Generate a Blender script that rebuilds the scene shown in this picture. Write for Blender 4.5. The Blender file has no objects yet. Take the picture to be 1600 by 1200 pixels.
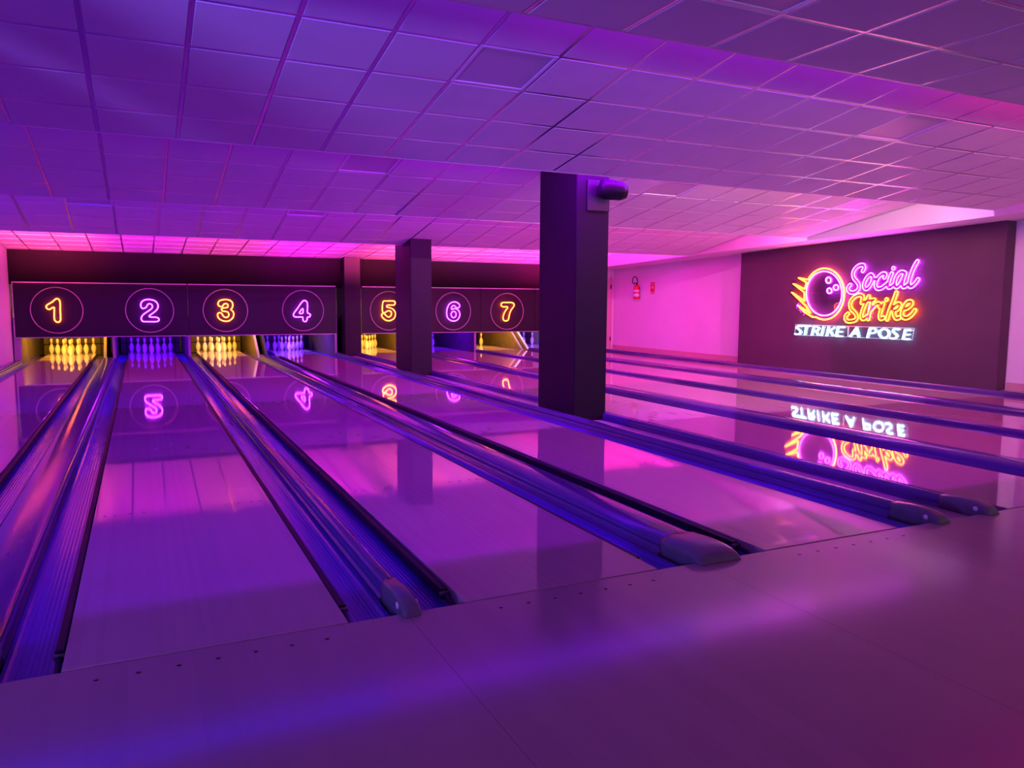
import bpy, bmesh, math, random
import numpy as np
from mathutils import Matrix, Vector
random.seed(7)
SC = bpy.context.scene
COL = SC.collection
PI = math.pi

# ---------------------------------------------------------------- helpers
class MB:
    """collects shapes and links them as one mesh object"""
    def __init__(self): self.v = []; self.f = []; self.sm = []
    def add(self, vs, fs, smooth=False):
        o = len(self.v); self.v += [tuple(v) for v in vs]
        self.f += [tuple(i + o for i in f) for f in fs]; self.sm += [smooth] * len(fs)
        return self
    def box(self, x0, x1, y0, y1, z0, z1):
        return self.add([(x0,y0,z0),(x1,y0,z0),(x1,y1,z0),(x0,y1,z0),(x0,y0,z1),(x1,y0,z1),(x1,y1,z1),(x0,y1,z1)],
            [(0,3,2,1),(4,5,6,7),(0,1,5,4),(1,2,6,5),(2,3,7,6),(3,0,4,7)])
    def prism(self, prof, y0, y1, smooth=False):
        """closed (x,z) profile swept along y"""
        n = len(prof)
        vs = [(x, y0, z) for x, z in prof] + [(x, y1, z) for x, z in prof]
        fs = [(i, (i+1) % n, n + (i+1) % n, n + i) for i in range(n)]
        self.add(vs, fs, smooth)
        return self.add([(x, y0, z) for x, z in prof], [tuple(range(n))[::-1]]).add([(x, y1, z) for x, z in prof], [tuple(range(n))])
    def prismx(self, prof, x0, x1):
        """closed (y,z) profile swept along x"""
        n = len(prof)
        vs = [(x0, y, z) for y, z in prof] + [(x1, y, z) for y, z in prof]
        fs = [(i, n + i, n + (i+1) % n, (i+1) % n) for i in range(n)] + [tuple(range(n)), tuple(range(n, 2*n))[::-1]]
        return self.add(vs, fs)
    def lathe(self, prof, n=20, ax=(0,0,0), axis='z'):
        """(r,h) profile about an axis"""
        vs = []; fs = []
        for r, h in prof:
            for k in range(n):
                a = 2*PI*k/n; c, s = r*math.cos(a), r*math.sin(a)
                p = {'z': (c, s, h), 'x': (h, c, s), 'y': (s, h, c)}[axis]
                vs.append((p[0]+ax[0], p[1]+ax[1], p[2]+ax[2]))
        for i in range(len(prof)-1):
            for k in range(n):
                a, b = i*n+k, i*n+(k+1) % n
                fs.append((a, b, b+n, a+n))
        fs.append(tuple(range(n))[::-1]); fs.append(tuple(range((len(prof)-1)*n, len(prof)*n)))
        return self.add(vs, fs, True)
    def tube(self, pts, r, n=8, closed=False, plane=None):
        """round tube along a polyline; plane = normal of the plane it lies in"""
        P = [Vector(p) for p in pts]; m = len(P); vs = []; fs = []
        nrm = Vector(plane) if plane else None
        for i, p in enumerate(P):
            if closed: t = P[(i+1) % m] - P[i-1]
            else: t = P[min(i+1, m-1)] - P[max(i-1, 0)]
            if t.length < 1e-9: t = Vector((0,0,1))
            t.normalize()
            w = nrm if nrm else (Vector((0,0,1)) if abs(t.z) < .9 else Vector((1,0,0)))
            a = t.cross(w).normalized(); b = t.cross(a).normalized()
            for k in range(n):
                q = 2*PI*k/n
                vs.append(p + a*(r*math.cos(q)) + b*(r*math.sin(q)))
        for i in range(m if closed else m-1):
            for k in range(n):
                j = (i+1) % m
                fs.append((i*n+k, i*n+(k+1) % n, j*n+(k+1) % n, j*n+k))
        if not closed: fs += [tuple(range(n))[::-1], tuple(range((m-1)*n, m*n))]
        return self.add(vs, fs, True)
    def build(self, name, mat, parent=None, loc=None):
        me = bpy.data.meshes.new(name); me.from_pydata(self.v, [], self.f); me.update()
        bm = bmesh.new(); bm.from_mesh(me); bmesh.ops.recalc_face_normals(bm, faces=bm.faces); bm.to_mesh(me); bm.free()
        for p, s in zip(me.polygons, self.sm): p.use_smooth = s
        me.materials.append(mat)
        o = bpy.data.objects.new(name, me); COL.objects.link(o)
        if loc: o.location = loc
        if parent: o.parent = parent
        return o

def tag(o, label, cat=None, group=None, kind=None):
    o['label'] = label
    if cat: o['category'] = cat
    if group: o['group'] = group
    if kind: o['kind'] = kind
    return o
def thing(name, label, cat, loc=(0,0,0), group=None):
    o = bpy.data.objects.new(name, None); COL.objects.link(o); o.location = loc
    o.empty_display_size = .1
    return tag(o, label, cat, group)
def bevel(o, w, seg=2):
    m = o.modifiers.new('bevel', 'BEVEL'); m.width = w; m.segments = seg; m.limit_method = 'ANGLE'; return o

def catmull(pts, closed=True, k=5):
    P = [np.array(p, float) for p in pts]; n = len(P); out = []
    for i in range(n if closed else n-1):
        if closed: a, b, c, d = P[i-1], P[i], P[(i+1) % n], P[(i+2) % n]
        else: a, b, c, d = P[max(i-1,0)], P[i], P[i+1], P[min(i+2,n-1)]
        for j in range(k):
            t = j/k
            out.append(tuple(.5*((2*b) + (c-a)*t + (2*a-5*b+4*c-d)*t*t + (3*b-a-3*c+d)*t**3)))
    if not closed: out.append(tuple(P[-1]))
    return out

def contours(strokes, r, step=.006, dots=()):
    """closed outlines at distance r round a set of polylines (marching squares)"""
    A = []
    for s in strokes:
        for a, b in zip(s[:-1], s[1:]): A.append((a[0], a[1], b[0], b[1]))
    A = np.array(A); m = r + .05
    x0, x1 = A[:, [0,2]].min()-m, A[:, [0,2]].max()+m; y0, y1 = A[:, [1,3]].min()-m, A[:, [1,3]].max()+m
    xs = np.arange(x0, x1, step); ys = np.arange(y0, y1, step)
    X, Y = np.meshgrid(xs, ys, indexing='ij'); D = np.full(X.shape, 9.)
    for ax, ay, bx, by in A:
        dx, dy = bx-ax, by-ay; L = dx*dx+dy*dy+1e-12
        t = np.clip(((X-ax)*dx+(Y-ay)*dy)/L, 0, 1)
        D = np.minimum(D, np.hypot(X-ax-t*dx, Y-ay-t*dy))
    F = D - r; seg = {}
    nx, ny = F.shape
    def ex(i, j, d):     # crossing on the edge from node (i,j) in direction d
        i2, j2 = (i+1, j) if d == 0 else (i, j+1)
        a, b = F[i,j], F[i2,j2]; t = a/(a-b)
        return (xs[i]+t*step*(d == 0), ys[j]+t*step*(d == 1))
    S = F < 0; links = {}
    for i in range(nx-1):
        for j in range(ny-1):
            c = (S[i,j], S[i+1,j], S[i+1,j+1], S[i,j+1])
            if all(c) or not any(c): continue
            e = []
            if c[0] != c[1]: e.append((i,j,0))
            if c[1] != c[2]: e.append((i+1,j,1))
            if c[2] != c[3]: e.append((i,j+1,0))
            if c[3] != c[0]: e.append((i,j,1))
            prs = [(e[0], e[1])] if len(e) == 2 else [(e[0], e[3]), (e[1], e[2])]
            for a, b in prs: links.setdefault(a, []).append(b); links.setdefault(b, []).append(a)
    loops = []; seen = set()
    for s in links:
        if s in seen: continue
        loop = [s]; seen.add(s); cur = s
        while True:
            nxt = [n for n in links[cur] if n not in seen]
            if not nxt: break
            cur = nxt[0]; seen.add(cur); loop.append(cur)
        if len(loop) < 12: continue
        P = np.array([ex(*e) for e in loop])
        for _ in range(3): P = .25*np.roll(P,1,0) + .5*P + .25*np.roll(P,-1,0)
        loops.append(P[::2])
    return loops

# ---------------------------------------------------------------- materials
def mat(name, col, rough=.5, metal=0., spec=.5, emit=None, es=0., coat=0.):
    m = bpy.data.materials.new(name); m.use_nodes = True
    b = m.node_tree.nodes['Principled BSDF']
    b.inputs['Base Color'].default_value = (*col, 1); b.inputs['Roughness'].default_value = rough
    b.inputs['Metallic'].default_value = metal; b.inputs['Specular IOR Level'].default_value = spec
    if coat: b.inputs['Coat Weight'].default_value = coat; b.inputs['Coat Roughness'].default_value = .03
    if emit: b.inputs['Emission Color'].default_value = (*emit, 1); b.inputs['Emission Strength'].default_value = es
    return m
def wear(m, scale=6., amt=.12, rough_amt=.0, stretch=(1,1,1)):
    """gentle procedural variation of colour (and gloss) in object space"""
    nt = m.node_tree; N = nt.nodes; L = nt.links; b = N['Principled BSDF']
    tc = N.new('ShaderNodeTexCoord'); mp = N.new('ShaderNodeMapping'); mp.inputs['Scale'].default_value = stretch
    nz = N.new('ShaderNodeTexNoise'); nz.inputs['Scale'].default_value = scale; nz.inputs['Detail'].default_value = 4
    L.new(tc.outputs['Object'], mp.inputs['Vector']); L.new(mp.outputs['Vector'], nz.inputs['Vector'])
    c = Vector(b.inputs['Base Color'].default_value[:3])
    rp = N.new('ShaderNodeValToRGB'); rp.color_ramp.elements[0].position = .3; rp.color_ramp.elements[1].position = .7
    rp.color_ramp.elements[0].color = (*(c*(1-amt)), 1); rp.color_ramp.elements[1].color = (*[min(1, v*(1+amt)) for v in c], 1)
    L.new(nz.outputs['Fac'], rp.inputs['Fac']); L.new(rp.outputs['Color'], b.inputs['Base Color'])
    if rough_amt:
        r = b.inputs['Roughness'].default_value
        mr = N.new('ShaderNodeMapRange'); mr.inputs['To Min'].default_value = max(0, r-rough_amt); mr.inputs['To Max'].default_value = r+rough_amt
        L.new(nz.outputs['Fac'], mr.inputs['Value']); L.new(mr.outputs['Result'], b.inputs['Roughness'])
    return m
def boards(name, col, rough, width=.0264, amt=.07, seam=None, spec=.5):
    """narrow hardwood boards running along y, with fine grain"""
    m = mat(name, col, rough, spec=spec); nt = m.node_tree; N = nt.nodes; L = nt.links; b = N['Principled BSDF']
    tc = N.new('ShaderNodeTexCoord'); sp = N.new('ShaderNodeSeparateXYZ'); L.new(tc.outputs['Object'], sp.inputs[0])
    def math_(op, a, v=None):
        n = N.new('ShaderNodeMath'); n.operation = op; L.new(a, n.inputs[0])
        if v is not None: n.inputs[1].default_value = v
        return n.outputs[0]
    idx = math_('FLOOR', math_('DIVIDE', sp.outputs['X'], width))
    wn = N.new('ShaderNodeTexWhiteNoise'); wn.noise_dimensions = '1D'; L.new(idx, wn.inputs['W'])
    mp = N.new('ShaderNodeMapping'); mp.inputs['Scale'].default_value = (90, 2.5, 1); L.new(tc.outputs['Object'], mp.inputs['Vector'])
    nz = N.new('ShaderNodeTexNoise'); nz.inputs['Scale'].default_value = 1; nz.inputs['Detail'].default_value = 3; L.new(mp.outputs['Vector'], nz.inputs['Vector'])
    add = N.new('ShaderNodeMath'); add.operation = 'ADD'; L.new(wn.outputs['Value'], add.inputs[0]); L.new(nz.outputs['Fac'], add.inputs[1])
    half = math_('MULTIPLY', add.outputs[0], .5)
    rp = N.new('ShaderNodeValToRGB'); c = Vector(col)
    rp.color_ramp.elements[0].color = (*(c*(1-amt)), 1); rp.color_ramp.elements[1].color = (*(c*(1+amt)), 1)
    L.new(half, rp.inputs['Fac']); out = rp.outputs['Color']
    if seam:      # dark joints between wide floor sheets
        fr = math_('FRACT', math_('DIVIDE', math_('ADD', sp.outputs['X'], seam[1]), seam[0]))
        ls = math_('LESS_THAN', fr, .003/seam[0])
        mx = N.new('ShaderNodeMixRGB'); L.new(ls, mx.inputs['Fac']); L.new(out, mx.inputs['Color1']); mx.inputs['Color2'].default_value = (*(c*.55), 1)
        out = mx.outputs['Color']
    L.new(out, b.inputs['Base Color']); return m
def emis(name, col, s):
    m = bpy.data.materials.new(name); m.use_nodes = True; nt = m.node_tree; nt.nodes.clear()
    e = nt.nodes.new('ShaderNodeEmission'); e.inputs[0].default_value = (*col, 1); e.inputs[1].default_value = s
    o = nt.nodes.new('ShaderNodeOutputMaterial'); nt.links.new(e.outputs[0], o.inputs[0]); return m
def acrylic(name):
    m = bpy.data.materials.new(name); m.use_nodes = True; nt = m.node_tree; nt.nodes.clear(); N = nt.nodes
    t = N.new('ShaderNodeBsdfTransparent'); t.inputs[0].default_value = (.93,.93,.95,1)
    g = N.new('ShaderNodeBsdfGlossy'); g.inputs['Roughness'].default_value = .02
    f = N.new('ShaderNodeLayerWeight'); f.inputs['Blend'].default_value = .5
    pw = N.new('ShaderNodeMath'); pw.operation = 'POWER'; pw.inputs[1].default_value = 5
    sc = N.new('ShaderNodeMath'); sc.operation = 'MULTIPLY_ADD'; sc.inputs[1].default_value = .9; sc.inputs[2].default_value = .06
    nt.links.new(f.outputs['Facing'], pw.inputs[0]); nt.links.new(pw.outputs[0], sc.inputs[0]); f = sc
    x = N.new('ShaderNodeMixShader'); o = N.new('ShaderNodeOutputMaterial')
    nt.links.new(f.outputs[0], x.inputs[0]); nt.links.new(t.outputs[0], x.inputs[1]); nt.links.new(g.outputs[0], x.inputs[2]); nt.links.new(x.outputs[0], o.inputs[0])
    return m

M = {}
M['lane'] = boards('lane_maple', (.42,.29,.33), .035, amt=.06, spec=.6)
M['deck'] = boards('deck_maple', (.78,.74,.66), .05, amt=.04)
M['floor'] = boards('approach_laminate', (.36,.25,.26), .13, width=.11, amt=.06, seam=(1.6, .30))
M['header'] = wear(mat('matte_black_header', (.0045,.0025,.0045), .8, spec=.1), 2, .12)
M['inlay'] = mat('dark_inlay', (.015,.012,.012), .3)
M['ceil'] = wear(mat('ceiling_tile', (.74,.72,.74), .85, spec=.2), 3, .03)
M['tbar'] = mat('metal_ceiling_grid', (.62,.60,.64), .28, metal=1.)
M['wall'] = wear(mat('white_wall_paint', (.74,.72,.73), .7, spec=.3), 1.2, .03)
M['dark'] = wear(mat('dark_wall_paint', (.045,.030,.042), .55, spec=.4), 2, .12)
M['mask'] = wear(mat('black_mask_panel', (.012,.006,.015), .5, spec=.3), 1.5, .12)
M['panel'] = wear(mat('dark_feature_paint', (.095,.046,.078), .6, spec=.35), 1.5, .08)
M['column'] = wear(mat('column_paint', (.014,.004,.015), .5, spec=.2), 2, .12)
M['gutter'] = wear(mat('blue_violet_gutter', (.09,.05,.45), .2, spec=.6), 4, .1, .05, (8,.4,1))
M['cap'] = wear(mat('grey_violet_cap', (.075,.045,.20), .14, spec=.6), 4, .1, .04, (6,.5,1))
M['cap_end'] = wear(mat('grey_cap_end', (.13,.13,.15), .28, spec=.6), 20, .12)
M['black'] = mat('black_plastic', (.010,.010,.012), .5, spec=.25)
M['button'] = mat('white_button', (.75,.75,.75), .4)
M['trim'] = mat('pale_metal_trim', (.62,.60,.62), .4, metal=.2)
M['ring'] = mat('pale_ring', (.42,.36,.37), .4)
M['pin'] = mat('pin_white', (.82,.80,.76), .22)
M['red'] = mat('pin_red', (.55,.02,.03), .3)
M['kick'] = wear(mat('kickback_board', (.13,.105,.085), .55), 5, .2)
M['kick_dark'] = mat('kickback_dark', (.03,.025,.025), .6)
M['kick_edge'] = mat('kickback_edge', (.26,.22,.19), .5); M['kick_white'] = mat('kickback_white_edge', (.7,.68,.66), .4)
M['plate'] = mat('dark_bracket_paint', (.022,.02,.024), .45)
M['curtain'] = wear(mat('pit_curtain', (.12,.10,.08), .8), 9, .3, 0, (6,1,1))
M['base'] = mat('baseboard_wood', (.55,.34,.33), .5)
M['door'] = mat('door_paint', (.62,.42,.42), .5)
M['ledge'] = wear(mat('divider_ledge', (.30,.24,.30), .35), 5, .12)
M['frame'] = mat('lamp_frame', (.80,.80,.82), .35)
M['diff'] = mat('lamp_diffuser', (.55,.54,.58), .4)
M['ext_red'] = mat('extinguisher_red', (.62,.02,.03), .3)
M['white'] = mat('label_white', (.8,.8,.8), .5)
M['acr'] = acrylic('clear_acrylic')
M['acr_edge'] = mat('glowing_acrylic_edge', (.8,.8,.85), .4, emit=(.6,.75,1), es=.55)  # faint emission put in for neon light carried through the acrylic
M['n_orange'] = emis('neon_orange', (1,.085,.008), 45)
M['n_purple'] = emis('neon_purple', (.50,.018,1), 42)
M['n_pink'] = emis('neon_pink', (.70,.032,1), 36)
M['n_amber'] = emis('neon_amber', (1,.11,.007), 38)
M['n_white'] = emis('neon_white', (.36,.76,1), 18)

# traced neon outlines, metres in the plane of each sign
SOC=[[(6.944,1.934),(6.916,1.983),(6.931,2.031),(6.983,2.043),(7.059,2.021),(7.128,1.961),(7.154,1.88),(7.122,1.803),(7.056,1.741),(7.012,1.68),(7.014,1.619),(7.058,1.571),(7.13,1.547),(7.209,1.56),(7.251,1.607),(7.24,1.658),(7.204,1.688)],[(6.762,1.866),(6.822,1.836),(6.881,1.758),(6.901,1.678),(6.878,1.619),(6.83,1.617),(6.773,1.666),(6.726,1.754),(6.722,1.823),(6.762,1.866)],[(6.722,1.784),(6.651,1.782)],[(6.482,1.807),(6.459,1.846),(6.486,1.874),(6.54,1.863),(6.604,1.815),(6.646,1.738),(6.653,1.664),(6.617,1.616),(6.547,1.617),(6.481,1.652),(6.427,1.694)],[(6.337,1.871),(6.368,1.795),(6.398,1.689),(6.391,1.636),(6.344,1.638),(6.291,1.678)],[(6.078,1.868),(6.123,1.889),(6.182,1.878),(6.238,1.811),(6.264,1.725),(6.256,1.653),(6.219,1.636),(6.167,1.68),(6.115,1.77),(6.078,1.864)],[(6.072,1.863),(6.097,1.788),(6.117,1.694),(6.101,1.641),(6.063,1.641),(6.012,1.682)],[(5.854,2.057),(5.907,1.971),(5.952,1.86),(5.981,1.748),(5.987,1.677),(5.963,1.639),(5.917,1.654),(5.859,1.708),(5.823,1.758)]]
SOCDOT=(6.309,1.959)
STK=[[(6.925,1.417),(6.91,1.461),(6.942,1.494),(7.004,1.503),(7.086,1.474),(7.157,1.413),(7.187,1.333),(7.159,1.254),(7.096,1.201),(7.04,1.149),(7.023,1.09),(7.064,1.045),(7.148,1.026),(7.234,1.028),(7.274,1.073),(7.265,1.124),(7.222,1.163)],[(6.785,1.477),(6.827,1.395),(6.878,1.285),(6.917,1.163),(6.912,1.087),(6.865,1.077),(6.804,1.125)],[(6.934,1.363),(6.828,1.397),(6.669,1.418)],[(6.716,1.371),(6.736,1.266),(6.759,1.166),(6.773,1.073)],[(6.724,1.236),(6.656,1.315),(6.594,1.354),(6.547,1.342),(6.552,1.293)],[(6.478,1.352),(6.51,1.249),(6.534,1.135),(6.511,1.086),(6.451,1.107)],[(6.224,1.539),(6.269,1.406),(6.318,1.29),(6.356,1.173),(6.381,1.079)],[(6.313,1.251),(6.228,1.324),(6.164,1.353),(6.14,1.318),(6.185,1.256),(6.261,1.223)],[(6.26,1.218),(6.233,1.141),(6.197,1.098),(6.137,1.114)],[(6.054,1.259),(5.975,1.291),(5.915,1.355),(5.946,1.39),(6.012,1.367),(6.074,1.273),(6.089,1.167),(6.053,1.115),(5.979,1.117),(5.898,1.175),(5.847,1.242)]]
STKDOT=(6.412,1.42)
BALL=[(7.384,1.535),(7.385,1.471),(7.396,1.409),(7.417,1.349),(7.447,1.294),(7.486,1.244),(7.533,1.201),(7.587,1.166),(7.646,1.14),(7.71,1.124),(7.777,1.118),(7.844,1.121),(7.912,1.136),(7.977,1.16),(8.038,1.194),(8.093,1.237),(8.142,1.288),(8.182,1.345),(8.213,1.408),(8.233,1.474),(8.243,1.541),(8.241,1.608),(8.229,1.674),(8.205,1.736),(8.172,1.792),(8.129,1.842),(8.079,1.884),(8.022,1.917),(7.96,1.941),(7.895,1.954),(7.828,1.957),(7.76,1.95),(7.695,1.933),(7.632,1.906),(7.574,1.871),(7.522,1.827),(7.477,1.777),(7.44,1.722),(7.412,1.662),(7.393,1.599)]
FLAME=[(8.214,1.807),(8.463,1.849),(8.251,1.753),(8.291,1.627),(8.596,1.736),(8.301,1.564),(8.282,1.392),(8.629,1.567),(8.238,1.294),(8.122,1.16),(8.456,1.308),(8.272,1.178),(8.05,1.078)]
ARC=[(7.977,1.085),(7.921,1.064),(7.864,1.05),(7.806,1.042),(7.749,1.042),(7.692,1.049),(7.637,1.063),(7.585,1.083),(7.537,1.109),(7.492,1.141),(7.452,1.179),(7.416,1.221),(7.387,1.267),(7.363,1.317),(7.345,1.37),(7.334,1.424),(7.329,1.48),(7.33,1.537),(7.339,1.593),(7.353,1.649),(7.374,1.703),(7.4,1.754),(7.433,1.803),(7.47,1.848),(7.513,1.888),(7.559,1.924),(7.609,1.954),(7.662,1.979),(7.717,1.997),(7.774,2.008),(7.832,2.013),(7.889,2.01),(7.945,2.001),(8,1.985),(8.052,1.962),(8.1,1.932),(8.144,1.897),(8.184,1.856)]
HOLES=[[(7.657,1.784),(7.66,1.763),(7.671,1.745),(7.689,1.733),(7.711,1.729),(7.734,1.734),(7.754,1.747),(7.768,1.765),(7.774,1.787),(7.77,1.808),(7.759,1.826),(7.74,1.838),(7.718,1.842),(7.696,1.837),(7.676,1.824),(7.662,1.806)],[(7.473,1.645),(7.476,1.626),(7.488,1.61),(7.505,1.599),(7.527,1.596),(7.549,1.6),(7.569,1.611),(7.582,1.627),(7.588,1.646),(7.584,1.665),(7.573,1.681),(7.555,1.692),(7.533,1.695),(7.511,1.691),(7.492,1.68),(7.479,1.664)],[(7.625,1.586),(7.628,1.567),(7.639,1.551),(7.656,1.54),(7.677,1.536),(7.698,1.54),(7.716,1.551),(7.729,1.568),(7.735,1.587),(7.732,1.606),(7.721,1.622),(7.704,1.633),(7.683,1.637),(7.662,1.632),(7.644,1.621),(7.631,1.605)]]
SLOGAN=[[[(8.328,0.893),(8.416,0.905),(8.458,0.864),(8.394,0.824),(8.352,0.784),(8.398,0.739),(8.493,0.738)]],[[(8.312,0.905),(8.114,0.904)],[(8.212,0.905),(8.243,0.735)]],[[(8.07,0.737),(8.023,0.901)],[(8.023,0.901),(7.925,0.894),(7.902,0.856),(7.956,0.818),(8.045,0.815)],[(7.97,0.815),(7.912,0.742)]],[[(7.786,0.905),(7.827,0.742)]],[[(7.703,0.741),(7.664,0.905)],[(7.521,0.9),(7.678,0.806)],[(7.624,0.833),(7.555,0.744)]],[[(7.305,0.906),(7.439,0.908)],[(7.439,0.908),(7.479,0.741)],[(7.479,0.741),(7.345,0.74)],[(7.457,0.824),(7.348,0.823)]],[[(7.152,0.748),(7.022,0.91)],[(7.022,0.91),(6.969,0.75)],[(7.101,0.805),(6.987,0.804)]],[[(6.774,0.749),(6.732,0.908)],[(6.732,0.908),(6.636,0.905),(6.602,0.87),(6.645,0.827),(6.752,0.824)]],[[(6.333,0.833),(6.339,0.804),(6.358,0.778),(6.389,0.76),(6.427,0.753),(6.466,0.757),(6.499,0.772),(6.523,0.796),(6.532,0.825),(6.527,0.855),(6.506,0.881),(6.475,0.899),(6.437,0.906),(6.399,0.901),(6.365,0.886),(6.342,0.862),(6.333,0.833)]],[[(6.137,0.907),(6.22,0.913),(6.258,0.877),(6.212,0.838),(6.171,0.8),(6.21,0.75),(6.294,0.755)]],[[(5.902,0.904),(6.015,0.906)],[(6.015,0.906),(6.049,0.752)],[(6.049,0.752),(5.932,0.751)],[(6.031,0.829),(5.937,0.828)]]]
SLRECT=[(8.51,0.926),(5.856,0.937),(5.883,0.739),(8.525,0.72)]
SLDIV=[(7.228,0.93),(7.227,0.733)]
D1=[[(0.011,0.253),(0.055,0.227),(0.07,0.154),(0.064,-0.002),(0.062,-0.19),(0.042,-0.242),(0.004,-0.257),(-0.04,-0.231),(-0.055,-0.168),(-0.045,0.04),(-0.052,0.062),(-0.08,0.058),(-0.126,0.024),(-0.171,0.029),(-0.196,0.076),(-0.166,0.124),(-0.092,0.169),(-0.036,0.221)]]
D2=[[(-0.125,0.045),(-0.169,0.061),(-0.183,0.121),(-0.164,0.186),(-0.103,0.235),(-0.009,0.249),(0.099,0.225),(0.162,0.16),(0.172,0.078),(0.131,0.002),(0.048,-0.069),(-0.018,-0.123),(0.005,-0.149),(0.105,-0.153),(0.159,-0.168),(0.183,-0.206),(0.161,-0.244),(0.101,-0.255),(-0.039,-0.254),(-0.137,-0.25),(-0.176,-0.221),(-0.181,-0.161),(-0.141,-0.096),(-0.059,-0.031),(0.022,0.029),(0.054,0.072),(0.051,0.121),(0.007,0.154),(-0.038,0.137),(-0.07,0.078)]]
D3=[[(-0.092,0.086),(-0.15,0.109),(-0.166,0.165),(-0.13,0.227),(-0.044,0.252),(0.052,0.253),(0.137,0.211),(0.162,0.138),(0.143,0.058),(0.115,0.024),(0.162,-0.027),(0.176,-0.101),(0.147,-0.18),(0.069,-0.242),(-0.017,-0.253),(-0.112,-0.224),(-0.174,-0.162),(-0.182,-0.089),(-0.149,-0.053),(-0.097,-0.066),(-0.061,-0.128),(-0.014,-0.163),(0.04,-0.151),(0.068,-0.1),(0.043,-0.038),(-0.015,-0.023),(-0.068,-0.015),(-0.094,0.024),(-0.072,0.052),(-0.007,0.064),(0.042,0.075),(0.054,0.126),(0.023,0.16),(-0.026,0.154),(-0.059,0.114)]]
D4=[[(0.033,0.247),(0.085,0.218),(0.101,0.147),(0.095,-0.042),(0.12,-0.065),(0.154,-0.083),(0.168,-0.113),(0.141,-0.154),(0.092,-0.166),(0.081,-0.231),(0.034,-0.272),(-0.012,-0.242),(-0.02,-0.171),(-0.04,-0.155),(-0.184,-0.156),(-0.236,-0.129),(-0.234,-0.071),(-0.145,0.053),(-0.025,0.217)],[(-0.017,0.053),(-0.016,-0.059),(-0.101,-0.059)]]
D5=[[(-0.139,0.251),(-0.025,0.252),(0.116,0.253),(0.156,0.216),(0.147,0.166),(0.102,0.147),(-0.045,0.147),(-0.062,0.098),(-0.001,0.085),(0.088,0.048),(0.151,-0.026),(0.161,-0.113),(0.117,-0.199),(0.02,-0.251),(-0.069,-0.248),(-0.158,-0.198),(-0.201,-0.136),(-0.201,-0.09),(-0.162,-0.063),(-0.106,-0.1),(-0.055,-0.149),(-0.004,-0.156),(0.048,-0.112),(0.051,-0.038),(0.01,-0.001),(-0.053,-0.007),(-0.13,-0.05),(-0.178,-0.026),(-0.186,0.06),(-0.172,0.196)]]
D6=[[(-0.006,0.247),(-0.116,0.202),(-0.185,0.087),(-0.206,-0.041),(-0.179,-0.169),(-0.09,-0.246),(0.006,-0.26),(0.103,-0.228),(0.166,-0.132),(0.166,-0.041),(0.117,0.036),(0.035,0.072),(-0.064,0.051),(-0.059,0.112),(-0.007,0.157),(0.051,0.119),(0.097,0.085),(0.152,0.106),(0.162,0.177),(0.09,0.235)],[(0.065,-0.086),(0.055,-0.129),(0.029,-0.16),(-0.007,-0.171),(-0.043,-0.159),(-0.069,-0.128),(-0.079,-0.086),(-0.069,-0.044),(-0.043,-0.013),(-0.007,-0.002),(0.029,-0.013),(0.055,-0.044)]]
D7=[[(-0.195,0.2),(-0.166,0.239),(-0.02,0.246),(0.142,0.241),(0.197,0.188),(0.172,0.121),(0.099,0.028),(0.055,-0.078),(0.027,-0.21),(-0.017,-0.257),(-0.091,-0.256),(-0.135,-0.21),(-0.128,-0.104),(-0.077,0.002),(-0.002,0.101),(-0.019,0.128),(-0.136,0.127),(-0.195,0.153)]]

# ---------------------------------------------------------------- room shell
W = 1.054
LX = {1: -1.774, 2: 0., 3: 1.587, 4: 3.361, 5: 5.475, 6: 7.249, 7: 8.836, 8: 10.61}      # left edge of each lane
LEND = 19.4
def structure(o, label, cat): return tag(o, label, cat, kind='structure')

structure(MB().box(-9, 12.4, -7, -.008, -.1, 0).build('floor', M['floor']), 'pale laminate approach floor in front of the lanes', 'floor')
structure(MB().box(-2.2, 12.4, -.006, 20.6, -.2, -.105).build('floor', M['black']), 'dark subfloor under the lanes and gutters', 'floor')
fl = bpy.data.objects['floor']
for n, x0 in LX.items():
    if n > 5: continue
    for k in range(7):
        MB().lathe([(.009, 0), (.009, .0012)], 12).build('approach_dot', M['inlay'], fl, (x0 + W/2 + (k-3)*.1365, -.122, 0))

structure(MB().box(-2.4, -2.2, .7, 20.6, -.1, 3.6).build('wall_left', M['wall']), 'white left wall washed in pink light', 'wall')
structure(MB().box(12.4, 12.6, -7, 20.6, -.1, 3.6).build('wall_right', M['wall']), 'white right wall behind the dark logo panel', 'wall')
structure(MB().box(-2.4, 12.6, 20.6, 20.8, -.1, 3.6).build('wall_back', M['dark']), 'dark wall behind the pin pits', 'wall')
structure(MB().box(-9.2, 12.6, -7.2, -7, -.1, 3.6).build('wall_front', M['dark']), 'dark wall behind the viewer', 'wall')
structure(MB().box(-9.2, -9, -7, .7, -.1, 3.6).build('wall_left', M['wall']), 'white side wall of the waiting area left of the lanes', 'wall')
structure(MB().box(-9.2, -2.2, .66, .86, -.1, 3.6).build('wall_side', M['wall']), 'white wall closing the waiting area left of the lanes', 'wall')
structure(MB().box(11.97, 12.4, 15.6, 15.75, -.1, 2.6).build('wall_side', M['wall']), 'narrow white wall end with the service door', 'wall')
structure(MB().box(-2.2, 11.97, 16.54, 16.6, 1.66, 2.5).build('trim_2', M['header']), 'dark header wall above the numbered mask panels', 'wall')
structure(MB().box(12.385, 12.4, 10.2, 15.6, 0, .15).build('baseboard_right', M['base']), 'reddish baseboard along the right wall behind the logo panel', 'baseboard')
structure(MB().box(12.385, 12.4, -7, 4.40, 0, .15).build('baseboard_right', M['base']), 'reddish baseboard on the right wall this side of the logo panel', 'baseboard')
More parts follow.
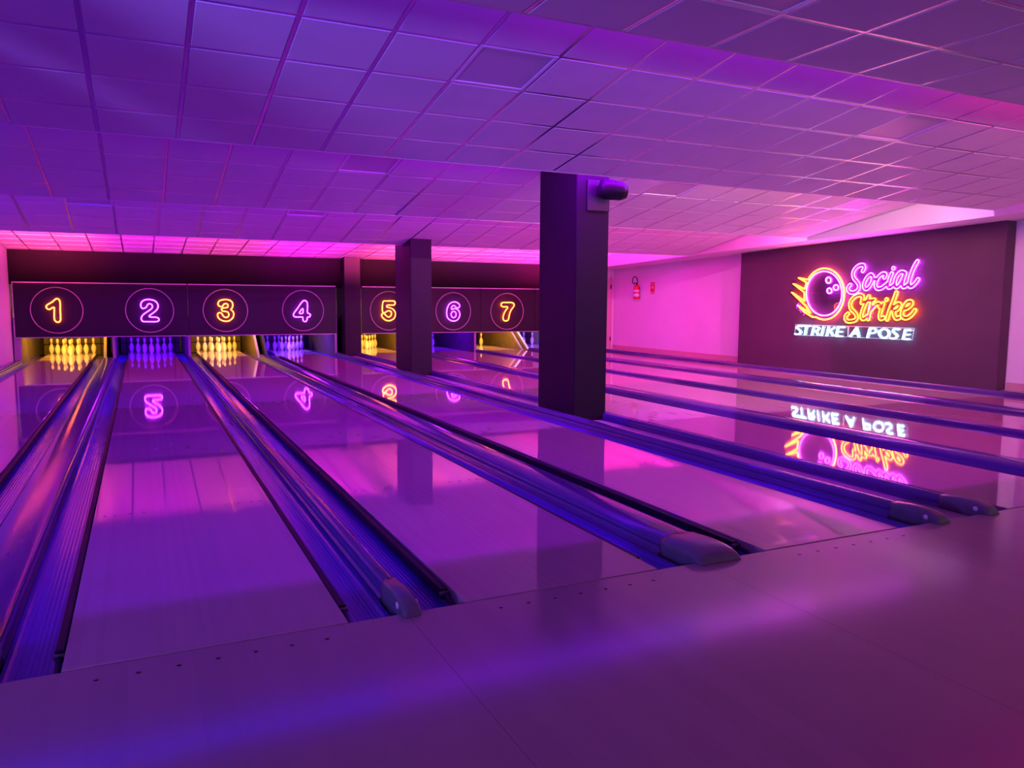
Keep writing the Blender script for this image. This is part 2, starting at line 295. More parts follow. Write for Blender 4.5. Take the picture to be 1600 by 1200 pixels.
d = MB().box(11.99, 12.27, 15.565, 15.6, 0, 2.0).build('door_1', M['door']); structure(d, 'pinkish service door beyond the front column', 'door')
MB().box(12.27, 12.315, 15.55, 15.6, 0, 2.05).build('door_frame', M['door'], d)
for z in (.32, 1.78): MB().box(12.262, 12.285, 15.54, 15.56, z-.06, z+.06).build('hinge', M['black'], d)

def bulk(y): return 2.75 - .032*y
structure(MB().prismx([(-7, bulk(-7)), (16.56, bulk(16.56)), (16.56, 3.6), (-7, 3.6)], 11.5, 12.4).build('trim_1', M['wall']), 'white plaster bulkhead running along the right wall above the logo panel', 'bulkhead')

# stepped ceiling: five bays of square tiles, each bay sloping down towards the pins and stepping up at its far edge
SEG = [(-7, 2.825, .62, 2.825, .357, .042), (.62, 3.26, 4.2, 2.70, .055, 1.86), (4.2, 3.14, 7.7, 2.55, .02, 5.4),
       (7.7, 3.02, 11.1, 2.389, .02, 8.95), (11.1, 2.83, 16.8, 2.383, .02, 11.4)]
LIGHTS = [(0, 2.757, -.558, 'partly seen unlit ceiling light at the top edge, in the nearest flat ceiling bay'),
          (1, 2.455, 1.86, 'unlit square ceiling light set in the second bay, up and left of the front column'),
          (1, 6.655, 1.86, 'unlit square ceiling light in the second bay, high above the logo wall'),
          (2, 2.42, 5.4, 'unlit square ceiling light in the third bay, up and left of the middle column'),
          (2, 6.62, 5.4, 'unlit square ceiling light just right of the black wall speaker'),
          (2, 10.22, 5.4, 'unlit ceiling light beside the plaster bulkhead, near the logo panel'),
          (3, 2.42, 8.95, 'unlit ceiling light in the fourth bay above the purple number 4'),
          (3, -.58, 8.95, 'unlit ceiling light in the fourth bay above and left of the purple number 2')]
cm = MB(); edge_y = []; grid_faces = []
XR = 11.5
for si, (y0, z0, y1, z1, ox, oy) in enumerate(SEG):
    XL = -9 if si == 0 else -2.2
    sl = (z1-z0)/(y1-y0)
    def Z(y): return z0 + sl*(y-y0)
    def grid(a, b, o):
        k = math.ceil((a-o)/.6 - 1e-6); g = [a]
        while o+.6*k < b - 1e-4:
            if o+.6*k > a + .03: g.append(o+.6*k)
            k += 1
        return g + [b]
    gx, gy = grid(XL, XR, ox), grid(y0, y1, oy)
    for xa, xb in zip(gx[:-1], gx[1:]):
        for ya, yb in zip(gy[:-1], gy[1:]):
            if any(s == si and abs(lx-xa) < .05 and abs(ly-ya) < .05 for s, lx, ly, _ in LIGHTS): continue
            def ring(i, dz):
                a, b, c, e = xa+i, xb-i, ya+i, yb-i
                return [(a, c, Z(c)+dz), (b, c, Z(c)+dz), (b, e, Z(e)+dz), (a, e, Z(e)+dz)]
            if min(xb-xa, yb-ya) < .08:
                cm.add(ring(0, 0), [(0,3,2,1)]); continue
            vs = ring(0, 0) + ring(.011, 0) + ring(.012, .006) + ring(.017, .006) + ring(.021, -.003)
            fs = []
            for r in range(4):
                for k in range(4): fs.append((4*r+k, 4*r+4+k, 4*r+4+(k+1) % 4, 4*r+(k+1) % 4))
            grid_faces += range(len(cm.f), len(cm.f)+4)
            cm.add(vs, fs + [(16,19,18,17)])
    if si+1 < len(SEG):
        zt = SEG[si+1][1]
        cm.add([(XL, y1, z1), (XR, y1, z1), (XR, y1, zt), (XL, y1, zt)], [(0,1,2,3)])
        edge_y.append((y1, z1))
ce = cm.build('ceiling', M['ceil']); ce.data.materials.append(M['tbar'])
for i in grid_faces: ce.data.polygons[i].material_index = 1
structure(ce, 'stepped suspended ceiling of square white tiles', 'ceiling')
for k, (y1, z1) in enumerate(edge_y):
    structure(MB().box(-2.2, 11.5, y1-.022, y1+.002, z1-.003, z1+.05).build('trim_%d' % (k+3), M['trim']), 'pale metal edge strip of the %s ceiling step' % ('nearest', 'second', 'third', 'farthest')[k], 'trim')
for si, lx, ly, lab in LIGHTS:
    y0, z0, y1, z1, ox, oy = SEG[si]; sl = (z1-z0)/(y1-y0); zc = z0 + sl*(ly+.3-y0)
    t = thing('ceiling_light', lab, 'ceiling light', (lx+.3, ly+.3, zc), 'unlit square ceiling lights'); t.rotation_euler.x = math.atan(sl)
    f = MB(); h = .3
    for a, b, c, e in ((-h, h, -h, -h+.028), (-h, h, h-.028, h), (-h, -h+.028, -h+.028, h-.028), (h-.028, h, -h+.028, h-.028)): f.box(a, b, c, e, -.003, .06)
    bevel(f.build('frame', M['frame'], t), .004)
    MB().box(-h+.028, h-.028, -h+.028, h-.028, .004, .03).build('diffuser', M['diff'], t)

# columns
for x0, x1, y0, y1, zt, lab in ((4.79, 5.224, 4.6, 5.5, 3.05, 'tall dark square column nearest the viewer, with a black speaker at its top'),
        (-3.5, -3.1, -1.45, -1.05, 2.9, 'dark square column in the waiting area left of the viewer'),
        (4.79, 5.2, 10.6, 11.55, 2.62, 'dark square column in the middle, in front of the orange number 5'),
        (4.9, 5.31, 16.2, 17.1, 2.6, 'farthest dark column, between the masks of numbers 4 and 5')):
    structure(bevel(MB().box(x0, x1, y0, y1, -.03, zt).build('column', M['column']), .012), lab, 'column')

# black speaker on the front column
t = thing('wall_speaker', 'black rounded speaker on a grey bracket plate at the top of the front column', 'speaker', (5.06, 4.6, 2.56))
bevel(MB().box(-.14, .155, -.02, 0, -.18, .16).build('bracket_plate', M['plate'], t), .004)
b = MB().lathe([(.055, -.15), (.09, -.14), (.108, -.10), (.112, 0), (.104, .10), (.085, .15), (.05, .165)], 24, axis='x').build('body', M['black'], t, (.10, -.15, .045))
b.rotation_euler = (0, .12, -.35)
MB().lathe([(.078, .150), (.072, .172), (.04, .176)], 24, axis='x').build('grille', M['black'], b)
MB().box(-.03, .03, -.08, 0, .0, .06).build('bracket_arm', M['black'], t)

# ---------------------------------------------------------------- lanes
LN = {1: 'orange neon 1', 2: 'purple neon 2', 3: 'orange neon 3', 4: 'purple neon 4', 5: 'orange neon 5', 6: 'purple neon 6', 7: 'orange neon 7', 8: None}
ORD = ['', 'first', 'second', 'third', 'fourth', 'fifth', 'sixth', 'seventh', 'eighth']
for n, x0 in LX.items():
    lab = ('%s glossy bowling lane from the left wall, running to the %s' % (ORD[n], LN[n])) if LN[n] else 'last glossy bowling lane on the right, beside the logo wall'
    t = thing('bowling_lane', lab, 'bowling lane', (x0, 0, 0), 'bowling lanes side by side')
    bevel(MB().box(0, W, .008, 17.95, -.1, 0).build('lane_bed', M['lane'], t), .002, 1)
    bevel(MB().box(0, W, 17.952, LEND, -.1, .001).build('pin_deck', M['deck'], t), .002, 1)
    if n <= 5:
        for k in range(7):
            y = 4.72 - .17*abs(k-3)
            MB().add([(-.012, -.075, .0008), (.012, -.075, .0008), (.012, .0, .0008), (0, .075, .0008), (-.012, 0, .0008)], [(0,1,2,3,4)]).build('lane_arrow', M['inlay'], t, (W/2+(k-3)*.1355, y, 0))
        for xx in (.06, .117, .20, .281, W-.281, W-.2, W-.117, W-.06):
            MB().lathe([(.0085, 0), (.0085, .0008)], 10).build('guide_dot', M['inlay'], t, (xx, 2.24, 0))

def gutter(x0, x1, lab):
    """ribbed channel between x0 and x1"""
    n = 22; top = []
    for i in range(n+1):
        u = i/n; x = x0 + .003 + (x1-x0-.006)*u
        z = -.082 + .03*abs(2*u-1)**9 + (.0014 if i % 2 else 0)
        top.append((x, z))
    prof = [(x0+.003, -.104)] + [(x1-.003, -.104)] + top[::-1]
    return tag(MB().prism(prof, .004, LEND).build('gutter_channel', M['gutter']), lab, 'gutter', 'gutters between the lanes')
def cap_profile(w, h=.05, base=-.104):
    p = [(-w/2-.012, base), (-w/2-.012, -.035), (-w/2, -.03), (-w/2, .004)]
    for k in range(1, 14):
        a = PI - PI*k/14; p.append((w/2*math.cos(a), .004 + (h-.004)*math.sin(a)**.8))
    p += [(w/2, .004), (w/2, -.03), (w/2+.012, -.035), (w/2+.012, base)]
    return p
def divider(xc, w, lab, button=True, h=.05, y1=16.45):
    t = thing('lane_divider', lab, 'lane divider', (xc, 0, 0), 'rounded lane dividers')
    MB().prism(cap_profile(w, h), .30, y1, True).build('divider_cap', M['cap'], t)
    # cast end piece: rises a little, then rounds over the foul line
    ys = [.30, .26, .22, .18, .14, .10, .06, .03, .012, .008, -.012, -.028, -.041, -.050, -.056, -.060, -.0605]
    hs = [h+.003, h+.005, h+.010, h+.014, h+.016, h+.016, h+.014, h+.010, h+.006, h+.005, h-.001, h-.010, h-.021, h-.031, h-.040, h-.046, .0016]
    vs = []; fs = []; K = 15
    for y, hh in zip(ys, hs):
        zb = -.09 if y > .01 else .0015
        ww = w/2 + .006 - (0 if y > -.03 else .25*(-.03-y))
        vs.append((-ww, y, zb))
        for k in range(K):
            a = PI - PI*k/(K-1)
            c, s = math.cos(a), math.sin(a)
            vs.append((ww*math.copysign(abs(c)**.6, c), y, max(zb+.001, hh*s**.6 if s > 1e-6 else .002)))
        vs.append((ww, y, zb))
    m = K+2
    for i in range(len(ys)-1):
        for k in range(m-1): fs.append((i*m+k, i*m+k+1, (i+1)*m+k+1, (i+1)*m+k))
        fs.append((i*m+m-1, i*m, (i+1)*m, (i+1)*m+m-1))
    fs += [tuple(range(m))[::-1], tuple(range((len(ys)-1)*m, len(ys)*m))]
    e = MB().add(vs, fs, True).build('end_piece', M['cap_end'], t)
    MB().prism([(a*(w/2+.004)/(w/2), b+.002) for a, b in cap_profile(w, h+.002)[3:-3]], .297, .305, True).build('joint_band', M['black'], t)
    if button:
        for s in (-1, 1):
            MB().lathe([(.016, -.004), (.016, .002), (.012, .004)], 16, axis='x').build('button', M['button'], e, (s*(w/2+.006), .035, .024))
    return t
G = .232
gaps = {'12': (LX[1]+W, LX[2]), '23': (LX[2]+W, LX[3]), '34': (LX[3]+W, LX[4]), '56': (LX[5]+W, LX[6]), '67': (LX[6]+W, LX[7]), '78': (LX[7]+W, LX[8])}
NM = {1: 'first', 2: 'second', 3: 'third', 4: 'fourth', 5: 'fifth', 6: 'sixth', 7: 'seventh', 8: 'eighth'}
for k, (a, b) in gaps.items():
    wide = k in ('12', '34', '56', '78'); w = (.26 if wide else .075); c = (a+b)/2
    i, j = int(k[0]), int(k[1])
    gutter(a, c-w/2-.012, 'ribbed blue gutter on the right side of the %s lane' % NM[i])
    gutter(c+w/2+.012, b, 'ribbed blue gutter on the left side of the %s lane' % NM[j])
    divider(c, w, '%s rounded divider between the %s and %s lanes' % ('broad' if wide else 'slim', NM[i], NM[j]), not wide, .058 if wide else .05)
# double divider with the columns between the fourth and fifth lanes
a, b = LX[4]+W, LX[5]
gutter(a, 4.688, 'ribbed blue gutter on the right side of the fourth lane')
gutter(5.297, b, 'ribbed blue gutter on the left side of the fifth lane')
divider(4.752, .10, 'slim rounded divider right of the fourth lane, left of the columns', True, .055)
divider(5.232, .10, 'slim rounded divider left of the fifth lane, right of the columns', True, .055)
tag(bevel(MB().box(4.818, 5.166, .02, 16.4, -.104, -.03).build('divider_ledge', M['ledge']), .004), 'flat sunken strip the columns stand on, between two slim dividers', 'ledge')
gutter(LX[8]+W, 11.895, 'ribbed blue gutter right of the last lane, beside the logo wall')
divider(11.96, .10, 'slim rounded divider right of the last lane', True, .06)
tag(MB().box(12.025, 12.16, .02, 15.54, -.104, .03).box(12.16, 12.38, 10.22, 15.54, -.104, .03).box(12.16, 12.38, .02, 4.40, -.104, .03).build('divider_ledge', M['ledge']), 'flat raised strip between the last divider and the right wall', 'ledge')
gutter(-2.02, LX[1], 'ribbed blue gutter left of the first lane, at the left wall')
divider(-2.09, .10, 'slim rounded divider along the left wall', True, .05)

# retracted bumper rails beside the near lanes
def bumper(x, side, lab):
    t = thing('bumper_rail', lab, 'bumper rail', (x, 0, 0), 'retracted black bumper rails')
    bevel(MB().box(-.017, .017, .22, 16.4, -.060, -.010).build('rail', M['black'], t), .006, 3)
    MB().tube([(0, .20, -.03), (0, .10, -.052), (0, .05, -.05)], .011, 8).build('hinge_arm', M['black'], t)
    bevel(MB().box(-.02, .02, .03, .06, -.075, -.03).build('end_bracket', M['black'], t), .004)
    MB().lathe([(.012, -.022), (.012, .022)], 12, axis='x').build('pivot_bolt', M['cap_end'], t, (0, .215, -.03))
for n in (1, 2, 3, 4):
    bumper(LX[n]+W+.024, 1, 'black bumper rail folded down along the right edge of the %s lane' % NM[n])
for n in (2, 3, 4, 5):
    bumper(LX[n]-.024, -1, 'black bumper rail folded down along the left edge of the %s lane' % NM[n])

# ---------------------------------------------------------------- mask panels over the pins
def mask(x0, x1, lab, left=False):
    t = thing('mask_panel', lab, 'mask panel', (x0, 16.5, .51), 'dark mask panels over the pins'); w = x1-x0
    bevel(MB().box(.004, w-.004, 0, .035, .012, 1.185).build('panel', M['mask'], t), .003, 1)
    MB().box(.012, w-.012, -.006, .035, 1.185, 1.203).build('top_trim', M['trim'], t)
    MB().box(.004, w-.004, -.004, .035, 0, .012).build('bottom_trim', M['trim'], t)
    if left: MB().box(-.008, .004, -.006, .035, 0, 1.2).build('side_trim', M['trim'], t)
mask(-2.135, 1.315, 'wide dark mask panel carrying numbers 1 and 2', True)
mask(1.315, 4.76, 'wide dark mask panel carrying numbers 3 and 4')
mask(5.41, 8.70, 'wide dark mask panel carrying numbers 5 and 6')
mask(8.70, 10.355, 'dark mask panel carrying number 7')
mask(10.355, 11.97, 'dark mask panel next to number 7, half hidden by the front column')

RING = {1: (-1.33,1.105), 2: (.506,1.102), 3: (2.134,1.1026), 4: (3.939,1.099), 5: (6.12,1.094), 6: (7.902,1.083), 7: (9.496,1.078)}
DIG = {1: D1, 2: D2, 3: D3, 4: D4, 5: D5, 6: D6, 7: D7}
for n, (cx, cz) in RING.items():
    orange = n % 2
    t = thing('neon_number', '%s neon outline of the number %d inside a thin pale ring' % ('orange' if orange else 'purple', n), 'neon sign', (cx, 16.5, cz), 'lane numbers in neon')
    g = MB()
    for lp in DIG[n]:
        g.tube([(x, -.045, z) for x, z in catmull(lp, True, 5)], .0105, 8, True, (0,1,0))
    g.build('number_tube', M['n_orange' if orange else 'n_purple'], t)
    MB().tube([(.497*math.cos(a), -.012,   .497*math.sin(a)) for a in [2*PI*k/72 for k in range(72)]], .009, 8, True, (0,1,0)).build('ring', M['ring'], t)

# ---------------------------------------------------------------- pits, pins
def kick(x, slant, lab, th=.05, ya=16.6):
    if slant: prof = [(16.75, -.1), (20.05, -.1), (20.05, .95), (18.3, .95)]
    else: prof = [(ya, -.1), (20.05, -.1), (20.05, .95), (ya, .95)]
    t = thing('kickback_panel', lab, 'kickback panel', (x, 0, 0), 'side panels of the pin pits')
    MB().prismx(prof, -th/2, th/2).build('board', M['kick_dark' if 'dark' in lab else 'kick'], t)
    (y0, z0), (y1, z1) = prof[0], prof[3]
    MB().prismx([(y0-.03, z0), (y0, z0), (y1, z1), (y1-.03, z1)], -th/2-.004, th/2+.004).build('edge_strip', M['kick_white'] if 'white' in lab else M['kick_dark'] if 'dark' in lab else M['kick_edge'] if slant else M['ledge'], t)
kick(-2.11, False, 'pale post-like side panel of the first pin pit, at the left wall', .12)
kick(-.36-.10, True, 'slanted side panel right of the first pin pit')
kick(-.36+.10, False, 'straight side panel left of the second pin pit')
kick(1.32, False, 'narrow side panel between the second and third pin pits')
kick(3.0-.10, True, 'slanted side panel right of the third pin pit')
kick(3.0+.10, True, 'dark-backed slanted side panel left of the fourth pin pit')
kick(4.752, False, 'side panel right of the fourth pin pit, beside the far column')
kick(5.232, False, 'side panel left of the fifth pin pit, behind the columns', .05, 17.14)
kick(6.89-.1, True, 'slanted side panel right of the fifth pin pit')
kick(6.89+.1, False, 'side panel left of the sixth pin pit')
kick(8.57, False, 'narrow side panel between the sixth and seventh pin pits')
kick(10.25-.10, True, 'slanted brown side panel right of the seventh pin pit')
kick(10.25+.10, True, 'slanted white-edged side panel left of the eighth pin pit')
for n, x0 in LX.items():
    if n == 8: lab = 'dark curtain at the back of the last pin pit on the right'
    else: lab = 'dark curtain at the back of the pin pit under number %d' % n
    t = thing('pit_curtain', lab, 'pit curtain', (x0+W/2, 20.1, 0), 'curtains behind the pins')
    MB().box(-.72, .72, 0, .03, -.1, 1.4).build('curtain', M['curtain'], t)
    MB().box(-.72, .72, -.03, 0, .17, .20).build('cross_bar', M['black'], t)
    MB().box(-.60, -.57, -.03, 0, -.1, 1.2).build('upright', M['black'], t)
    MB().box(.57, .60, -.03, 0, -.1, 1.2).build('upright', M['black'], t)

IN = .0254
PROF = [(1.0,0),(1.12,.12),(1.42,.75),(1.80,1.7),(2.08,2.6),(2.27,3.4),(2.383,4.5),(2.28,5.875),(1.85,7.25),(1.24,8.625),(.98,9.375),(.90,10.0),(.935,10.875),(1.05,11.75),(1.19,12.6),(1.273,13.5),(1.2,14.1),(.93,14.65),(.5,14.93),(.1,15.0)]
pin0 = MB().lathe([(r*IN, h*IN) for r, h in PROF], 20).build('bowling_pin', M['pin'])
st = MB()
for ha, hb, ra, rb in ((9.25, 9.85, 1.0, .925), (10.35, 10.95, .915, .955)): st.lathe([(ra*IN-.002, ha*IN), (ra*IN+.0012, ha*IN), (rb*IN+.0012, hb*IN), (rb*IN-.002, hb*IN)], 20)
stripe0 = st.build('neck_stripe', M['red'], pin0)
tag(stripe0, 'red neck stripes')
POS = {1: (0,0,'head pin at the front'), 2: (-.1525,.264,'left pin of the second row'), 3: (.1525,.264,'right pin of the second row'),
  4: (-.305,.528,'left pin of the third row'), 5: (0,.528,'centre pin of the third row'), 6: (.305,.528,'right pin of the third row'),
  7: (-.4575,.792,'far left pin of the back row'), 8: (-.1525,.792,'inner left pin of the back row'), 9: (.1525,.792,'inner right pin of the back row'), 10: (.4575,.792,'far right pin of the back row')}
RACK = {1: range(1,11), 2: range(1,11), 3: range(1,11), 4: range(1,11), 5: (1,2,3,5,6,8,9,10), 6: (10,), 7: (8,9,5,10), 8: (9,10)}
used = False
for n, ids in RACK.items():
    for k in ids:
        dx, dy, ph = POS[k]
        if not used: o, used = pin0, True
        else:
            o = pin0.copy(); COL.objects.link(o)
            c = stripe0.copy(); COL.objects.link(c); c.parent = o
        o.location = (LX[n]+W/2+dx, 18.29+dy, .001); o.rotation_euler.z = random.uniform(0, 6)
        light = 'yellow-lit' if n % 2 else 'blue-lit'
        where = 'of the %s lane' % NM[n]
        if n == 6: lab = 'lone visible blue-lit pin just right of the middle column'
        else: lab = '%s, %s rack %s' % (ph, light, where)
        tag(o, lab, 'bowling pin', '%s pins %s' % (light, where))

# ---------------------------------------------------------------- logo wall
PX = 12.17
pn = MB().prismx([(4.42, .0), (10.2, .0), (10.2, bulk(10.2)-.004), (4.42, bulk(4.42)-.004)], PX, 12.396).build('feature_panel', M['panel'])
tag(bevel(pn, .01), 'large dark purple panel on the right wall carrying the neon signs', 'wall panel')
SX = PX - .065
def c3(lp, x=SX): return [(x, p[0], p[1]) for p in lp]
t = thing('neon_logo', 'pink and orange neon logo of a flaming bowling ball with two script words', 'neon sign', (PX, 7.2, 1.5))
def put(mb, name, m, label=None):
    o = mb.build(name, m); o.parent = t; o.matrix_parent_inverse = Matrix.Translation(t.location).inverted()
    if label: o['label'] = label
    return o
put(MB().tube(c3(catmull(BALL, True, 3)), .011, 8, True, (1,0,0)), 'ball_ring', M['n_pink'], 'pink neon circle of the ball')
flame = []
for a, b in zip(FLAME[:-1], FLAME[1:]): flame += [tuple(np.array(a)+(np.array(b)-np.array(a))*u) for u in (0, .05, .5, .95)]
put(MB().tube(c3(flame + ARC + [FLAME[0]]), .012, 8, False, (1,0,0)), 'flame_trail', M['n_amber'], 'orange neon flames and rim')
for h in HOLES: put(MB().tube(c3(catmull(h, True, 2)), .011, 8, True, (1,0,0)), 'finger_hole', M['n_pink'])
def word(strokes, dot, name, m, label):
    S = [catmull(s, False, 6) for s in strokes]; g = MB()
    S.append([dot, (dot[0]+.001, dot[1]+.001)])
    for lp in contours(S, .030, .005): g.tube(c3(lp), .0085, 6, True, (1,0,0))
    put(g, name, m, label); return S
S1 = word(SOC, SOCDOT, 'script_word', M['n_pink'], 'pink outlined script word')
S2 = word(STK, STKDOT, 'script_word', M['n_amber'], 'orange outlined script word')
allst = S1 + S2 + [list(BALL) + [BALL[0]], flame]
lps = contours(allst + [[(7.0, 1.9), (7.0, 1.2)], [(7.3,1.2),(7.0,1.4)]], .075, .012)
big = max(lps, key=len); nb = len(big)
bk = MB().add(c3(big, SX+.016) + c3(big, SX+.022), [tuple(range(nb)), tuple(range(nb, 2*nb))[::-1]])
put(bk, 'backing_plate', M['acr'])
put(MB().add(c3(big, SX+.015) + c3(big, SX+.023), [(i, (i+1) % nb, nb+(i+1) % nb, nb+i) for i in range(nb)]), 'plate_edge', M['acr'])

t = thing('neon_slogan', 'white neon capitals on two clear strips under the flaming ball logo', 'neon sign', (PX, 7.2, .83))
for L in SLOGAN:
    g = MB()
    for s in L:
        pts = catmull(s, False, 4) if len(s) > 3 else s
        g.tube(c3(pts), .0112, 8, False, (1,0,0))
        for e in (s[0], s[-1]): g.lathe([(.003,-.0118),(.0088,-.0088),(.0124,0),(.0088,.0088),(.003,.0118)], 8, (SX, e[0], e[1]), 'x')
    put(g, 'letter', M['n_white'])
(a, b, c, e), (m0, m1) = SLRECT, SLDIV
for q in ([a, m0, m1, e], [(m0[0]-.02, m0[1]), b, c, (m1[0]-.02, m1[1])]):
    o = put(MB().add(c3(q, SX+.022) + c3(q, SX+.028), [(0,1,2,3), (7,6,5,4)]), 'backing_strip', M['acr'])
    g = MB()
    for i in range(4): g.tube([(SX+.025, *q[i]), (SX+.025, *q[(i+1) % 4])], .0035, 6)
    put(g, 'edge_glow', M['acr_edge'])

# fire extinguisher and its sign
t = thing('fire_extinguisher', 'red fire extinguisher hung on the pink-lit right wall', 'fire extinguisher', (12.31, 14.35, 1.43))
MB().lathe([(.06,0),(.075,.01),(.08,.03),(.08,.30),(.07,.345),(.045,.375),(.025,.385)], 24).build('cylinder', M['ext_red'], t)
MB().lathe([(.0815,.07),(.0815,.15)], 24).build('label_band', M['white'], t)
MB().lathe([(.0815,.19),(.0815,.25)], 24).build('label_band', M['white'], t)
MB().lathe([(.022,.38),(.022,.42),(.012,.43)], 14).build('valve', M['black'], t)
MB().box(-.012, .012, -.02, .10, .425, .445).build('handle', M['black'], t)
MB().tube(catmull([(0,.0,.42),(-.01,-.05,.47),(-.02,-.02,.56),(-.02,.09,.60),(-.02,.17,.53),(-.02,.15,.44),(-.03,.06,.40)], False, 6), .012, 8).build('hose', M['black'], t)
MB().box(.05, .09, -.03, .03, .05, .33).build('wall_bracket', M['black'], t)
t = thing('extinguisher_sign', 'small red and white sign on the wall right of the extinguisher', 'sign', (12.398, 13.75, 1.62))
MB().box(-.004, 0, -.09, .09, 0, .25).build('plate', M['ext_red'], t)
g = MB().box(-.006, -.004, -.035, .005, .085, .16).box(-.006, -.004, -.02, -.008, .16, .19).box(-.006, -.004, .02, .05, .10, .13)
g.box(-.006, -.004, -.07, .07, .20, .21)
g.build('pictogram', M['white'], t)
MB().box(-.005, -.003, -.09, .09, -.045, -.02).build('caption_bar', M['ext_red'], t)

# ---------------------------------------------------------------- lights
def area(name, loc, size, rot, col, power, spread=PI):
    l = bpy.data.lights.new(name, 'AREA'); l.shape = 'RECTANGLE'; l.size, l.size_y = size; l.color = col; l.energy = power; l.spread = spread
    o = bpy.data.objects.new(name, l); COL.objects.link(o); o.location = loc; o.rotation_euler = rot; return o
def aim(loc, to):
    return (Vector(to)-Vector(loc)).to_track_quat('-Z', 'Y').to_euler()
def strip(y, z, x0, x1, col, power, dy=.05, down=.5):
    """LED strip hidden in a ceiling step, facing the pins and slightly down"""
    area('led_strip', ((x0+x1)/2, y+dy, z), (x1-x0, .05), aim((0,0,0), (0, 1, -down)), col, power)

# light colours and strengths (red, green, blue) by group
GC = {'ab1': (0.1, 0, 1.1),
      'ab2': (0.7, 0, 1.7),
      'ab3': (2, 0.05, 0.8),
      'bc1': (0, 0, 0.352),
      'bc2': (1.83, 0, 4.25),
      'bc3': (3.6, 1.6, 1.6),
      'bc4': (0.05, 0, 0.8),
      'bd1': (0, 0, 0.671),
      'bd2': (0.05, 0, 0.5),
      'bd3': (0.25, 0.01, 0.55),
      'cd1': (0, 0, 2.13),
      'cd2': (1.71, 0, 3.42),
      'cd3': (4.2, 0.12, 1.4),
      'cd4': (1.5, 0.4, 1.5),
      'de1': (0.7, 0, 0.6),
      'de2': (0.9, 0, 2),
      'de3': (1.6, 0.03, 1),
      'e0': (4.2, 0.25, 1),
      'e1': (1.4, 0.03, 1),
      'e2': (1.5, 0.1, 0.55),
      'e3': (3.2, 0.04, 2.2),
      'e4': (3.8, 0.25, 1),
      'e5': (2.4, 0.22, 1),
      'e6': (3, 0.22, 1.9),
      'e7': (8.99, 0.217, 3.36),
      'v1': (0.6, 0.36, 2.5),
      'v2': (0, 0, 0),
      'v3': (0.36, 0.36, 0.42),
      'v4': (0.372, 0, 0),
      'bd4': (0.45, 0.02, 0.65),
      'bd5': (0.2, 0.01, 0.3)}
def lamp(g, fn, *a):
    """a lamp of group g: colour and strength come from the table GC"""
    c = GC.get(g)
    if c is None: return
    k = max(c)
    if k <= 0: return
    col = tuple(v/k for v in c)
    fn(*a, col, k)
def cove(y, z, x0, x1, col, k):
    area('led_strip', ((x0+x1)/2, y+.012, z), (x1-x0, .018), aim((0,0,0), (0, 1, -1)), col, 10*k*(x1-x0))
def cove_low(y, z, x0, x1, col, k):
    area('led_strip', ((x0+x1)/2, y+.25, z), (x1-x0, .03), aim((0,0,0), (0, 0, -1)), col, 10*k*(x1-x0))
def cove_up(y, z, x0, x1, col, k):
    area('led_strip', ((x0+x1)/2, y+.05, z), (x1-x0, .04), aim((0,0,0), (0, 1, .012)), col, 10*k*(x1-x0), math.radians(19))
def wash(loc, size, to, spread, col, k):
    area('unseen_rear_lamp', loc, size, aim(loc, to), col, 100*k, spread)
lamp('ab1', cove, .62, 3.16, -2.1, 2.5); lamp('ab2', cove, .62, 3.16, 2.5, 6.5); lamp('ab3', cove, .62, 3.16, 6.5, 11.4)
lamp('bc1', cove, 4.2, 3.04, -2.1, 2.5); lamp('bc2', cove, 4.2, 3.04, 2.5, 6.5); lamp('bc3', cove, 4.2, 3.04, 6.5, 10.6); lamp('bc4', cove, 4.2, 3.04, 10.6, 11.4)
lamp('bd1', cove_low, 4.2, 2.83, -2.1, 2.5); lamp('bd2', cove_low, 4.2, 2.83, 2.5, 6.6); lamp('bd3', cove_low, 4.2, 2.83, 6.6, 7.6); lamp('bd4', cove_low, 4.2, 2.83, 7.6, 8.6); lamp('bd5', cove_low, 4.2, 2.83, 8.6, 10.6)
lamp('cd1', cove, 7.7, 2.92, -2.1, 2.5); lamp('cd2', cove, 7.7, 2.92, 2.5, 6.5); lamp('cd3', cove, 7.7, 2.92, 6.5, 10.6); lamp('cd4', cove, 7.7, 2.92, 10.6, 11.4)
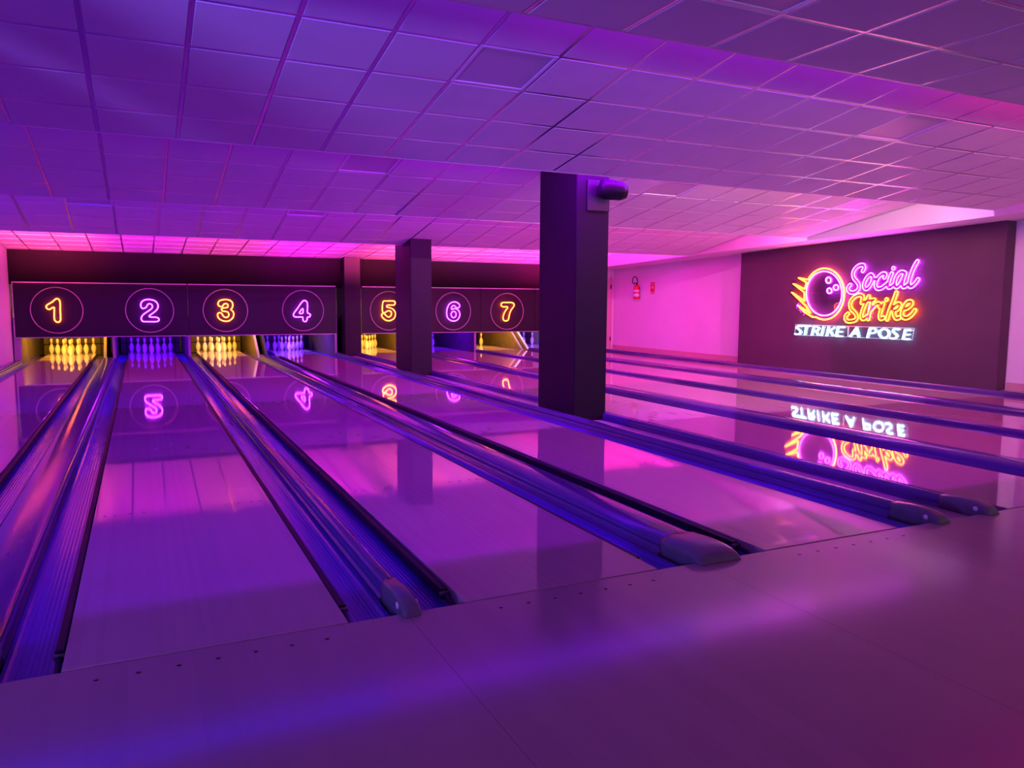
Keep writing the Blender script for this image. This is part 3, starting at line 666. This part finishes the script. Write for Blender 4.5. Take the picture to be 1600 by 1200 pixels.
lamp('de1', cove, 11.1, 2.73, -2.1, 2.5); lamp('de2', cove, 11.1, 2.73, 2.5, 6.5); lamp('de3', cove, 11.1, 2.73, 6.5, 11.4)
for i in range(8): lamp('e%d' % i, cove_up, 11.1, 2.46, -2.15+1.7*i, -.45+1.7*i)
# unseen lamps behind the viewer washing the ceiling; the last one fills the approach
lamp('v1', wash, (-6.5,-4.85,1.5), (.6,.6), (-.5,1.75,4.2), 1.5)
lamp('v2', wash, (3.0,-6.5,1.4), (3,.4), (3,2,5.5), 1.5)
lamp('v3', wash, (9.5,-6.5,1.4), (3,.5), (8.5,4,5), 1.6)  # unseen, added to tint the right-hand ceiling bays
lamp('v4', wash, (4.0,-6.6,2.5), (5,.3), (4,-2,0), PI)  # unseen, added as a dim warm fill on the approach floor
# pin deck lamps behind the masks
if GC.get('deck', 1):
    for n, x0 in LX.items():
        area('deck_lamp', (x0+W/2, 16.9, 1.05), (1.0, .12), aim((0, 16.9, 1.05), (0, 18.7, .1)), (1, .42, .02) if n % 2 else (.10, .0, 1), 95 if n % 2 else 90)

wd = bpy.data.worlds.new('World'); SC.world = wd; wd.use_nodes = True
wd.node_tree.nodes['Background'].inputs[0].default_value = (.3, .1, .6, 1); wd.node_tree.nodes['Background'].inputs[1].default_value = GC.get('world', .01)

# ---------------------------------------------------------------- camera
cd = bpy.data.cameras.new('camera'); cam = bpy.data.objects.new('camera', cd); COL.objects.link(cam)
cd.sensor_fit = 'HORIZONTAL'; cd.sensor_width = 36; cd.lens = 27.366; cd.clip_start = .05
r, u, f = Vector((.90322907,-.42912172,.00563942)), Vector((.04010587,.09748466,.99442861)), Vector((.42728067,.89797065,-.10526128))
cam.matrix_world = Matrix(((r.x, u.x, -f.x, .3135), (r.y, u.y, -f.y, -3.1452), (r.z, u.z, -f.z, 1.3493), (0,0,0,1)))
SC.camera = cam
SC.view_settings.view_transform = 'Standard'; SC.view_settings.look = 'None'; SC.view_settings.gamma = 1; SC.view_settings.use_curve_mapping = False
SC.view_settings.exposure = GC.get('exp', 0)
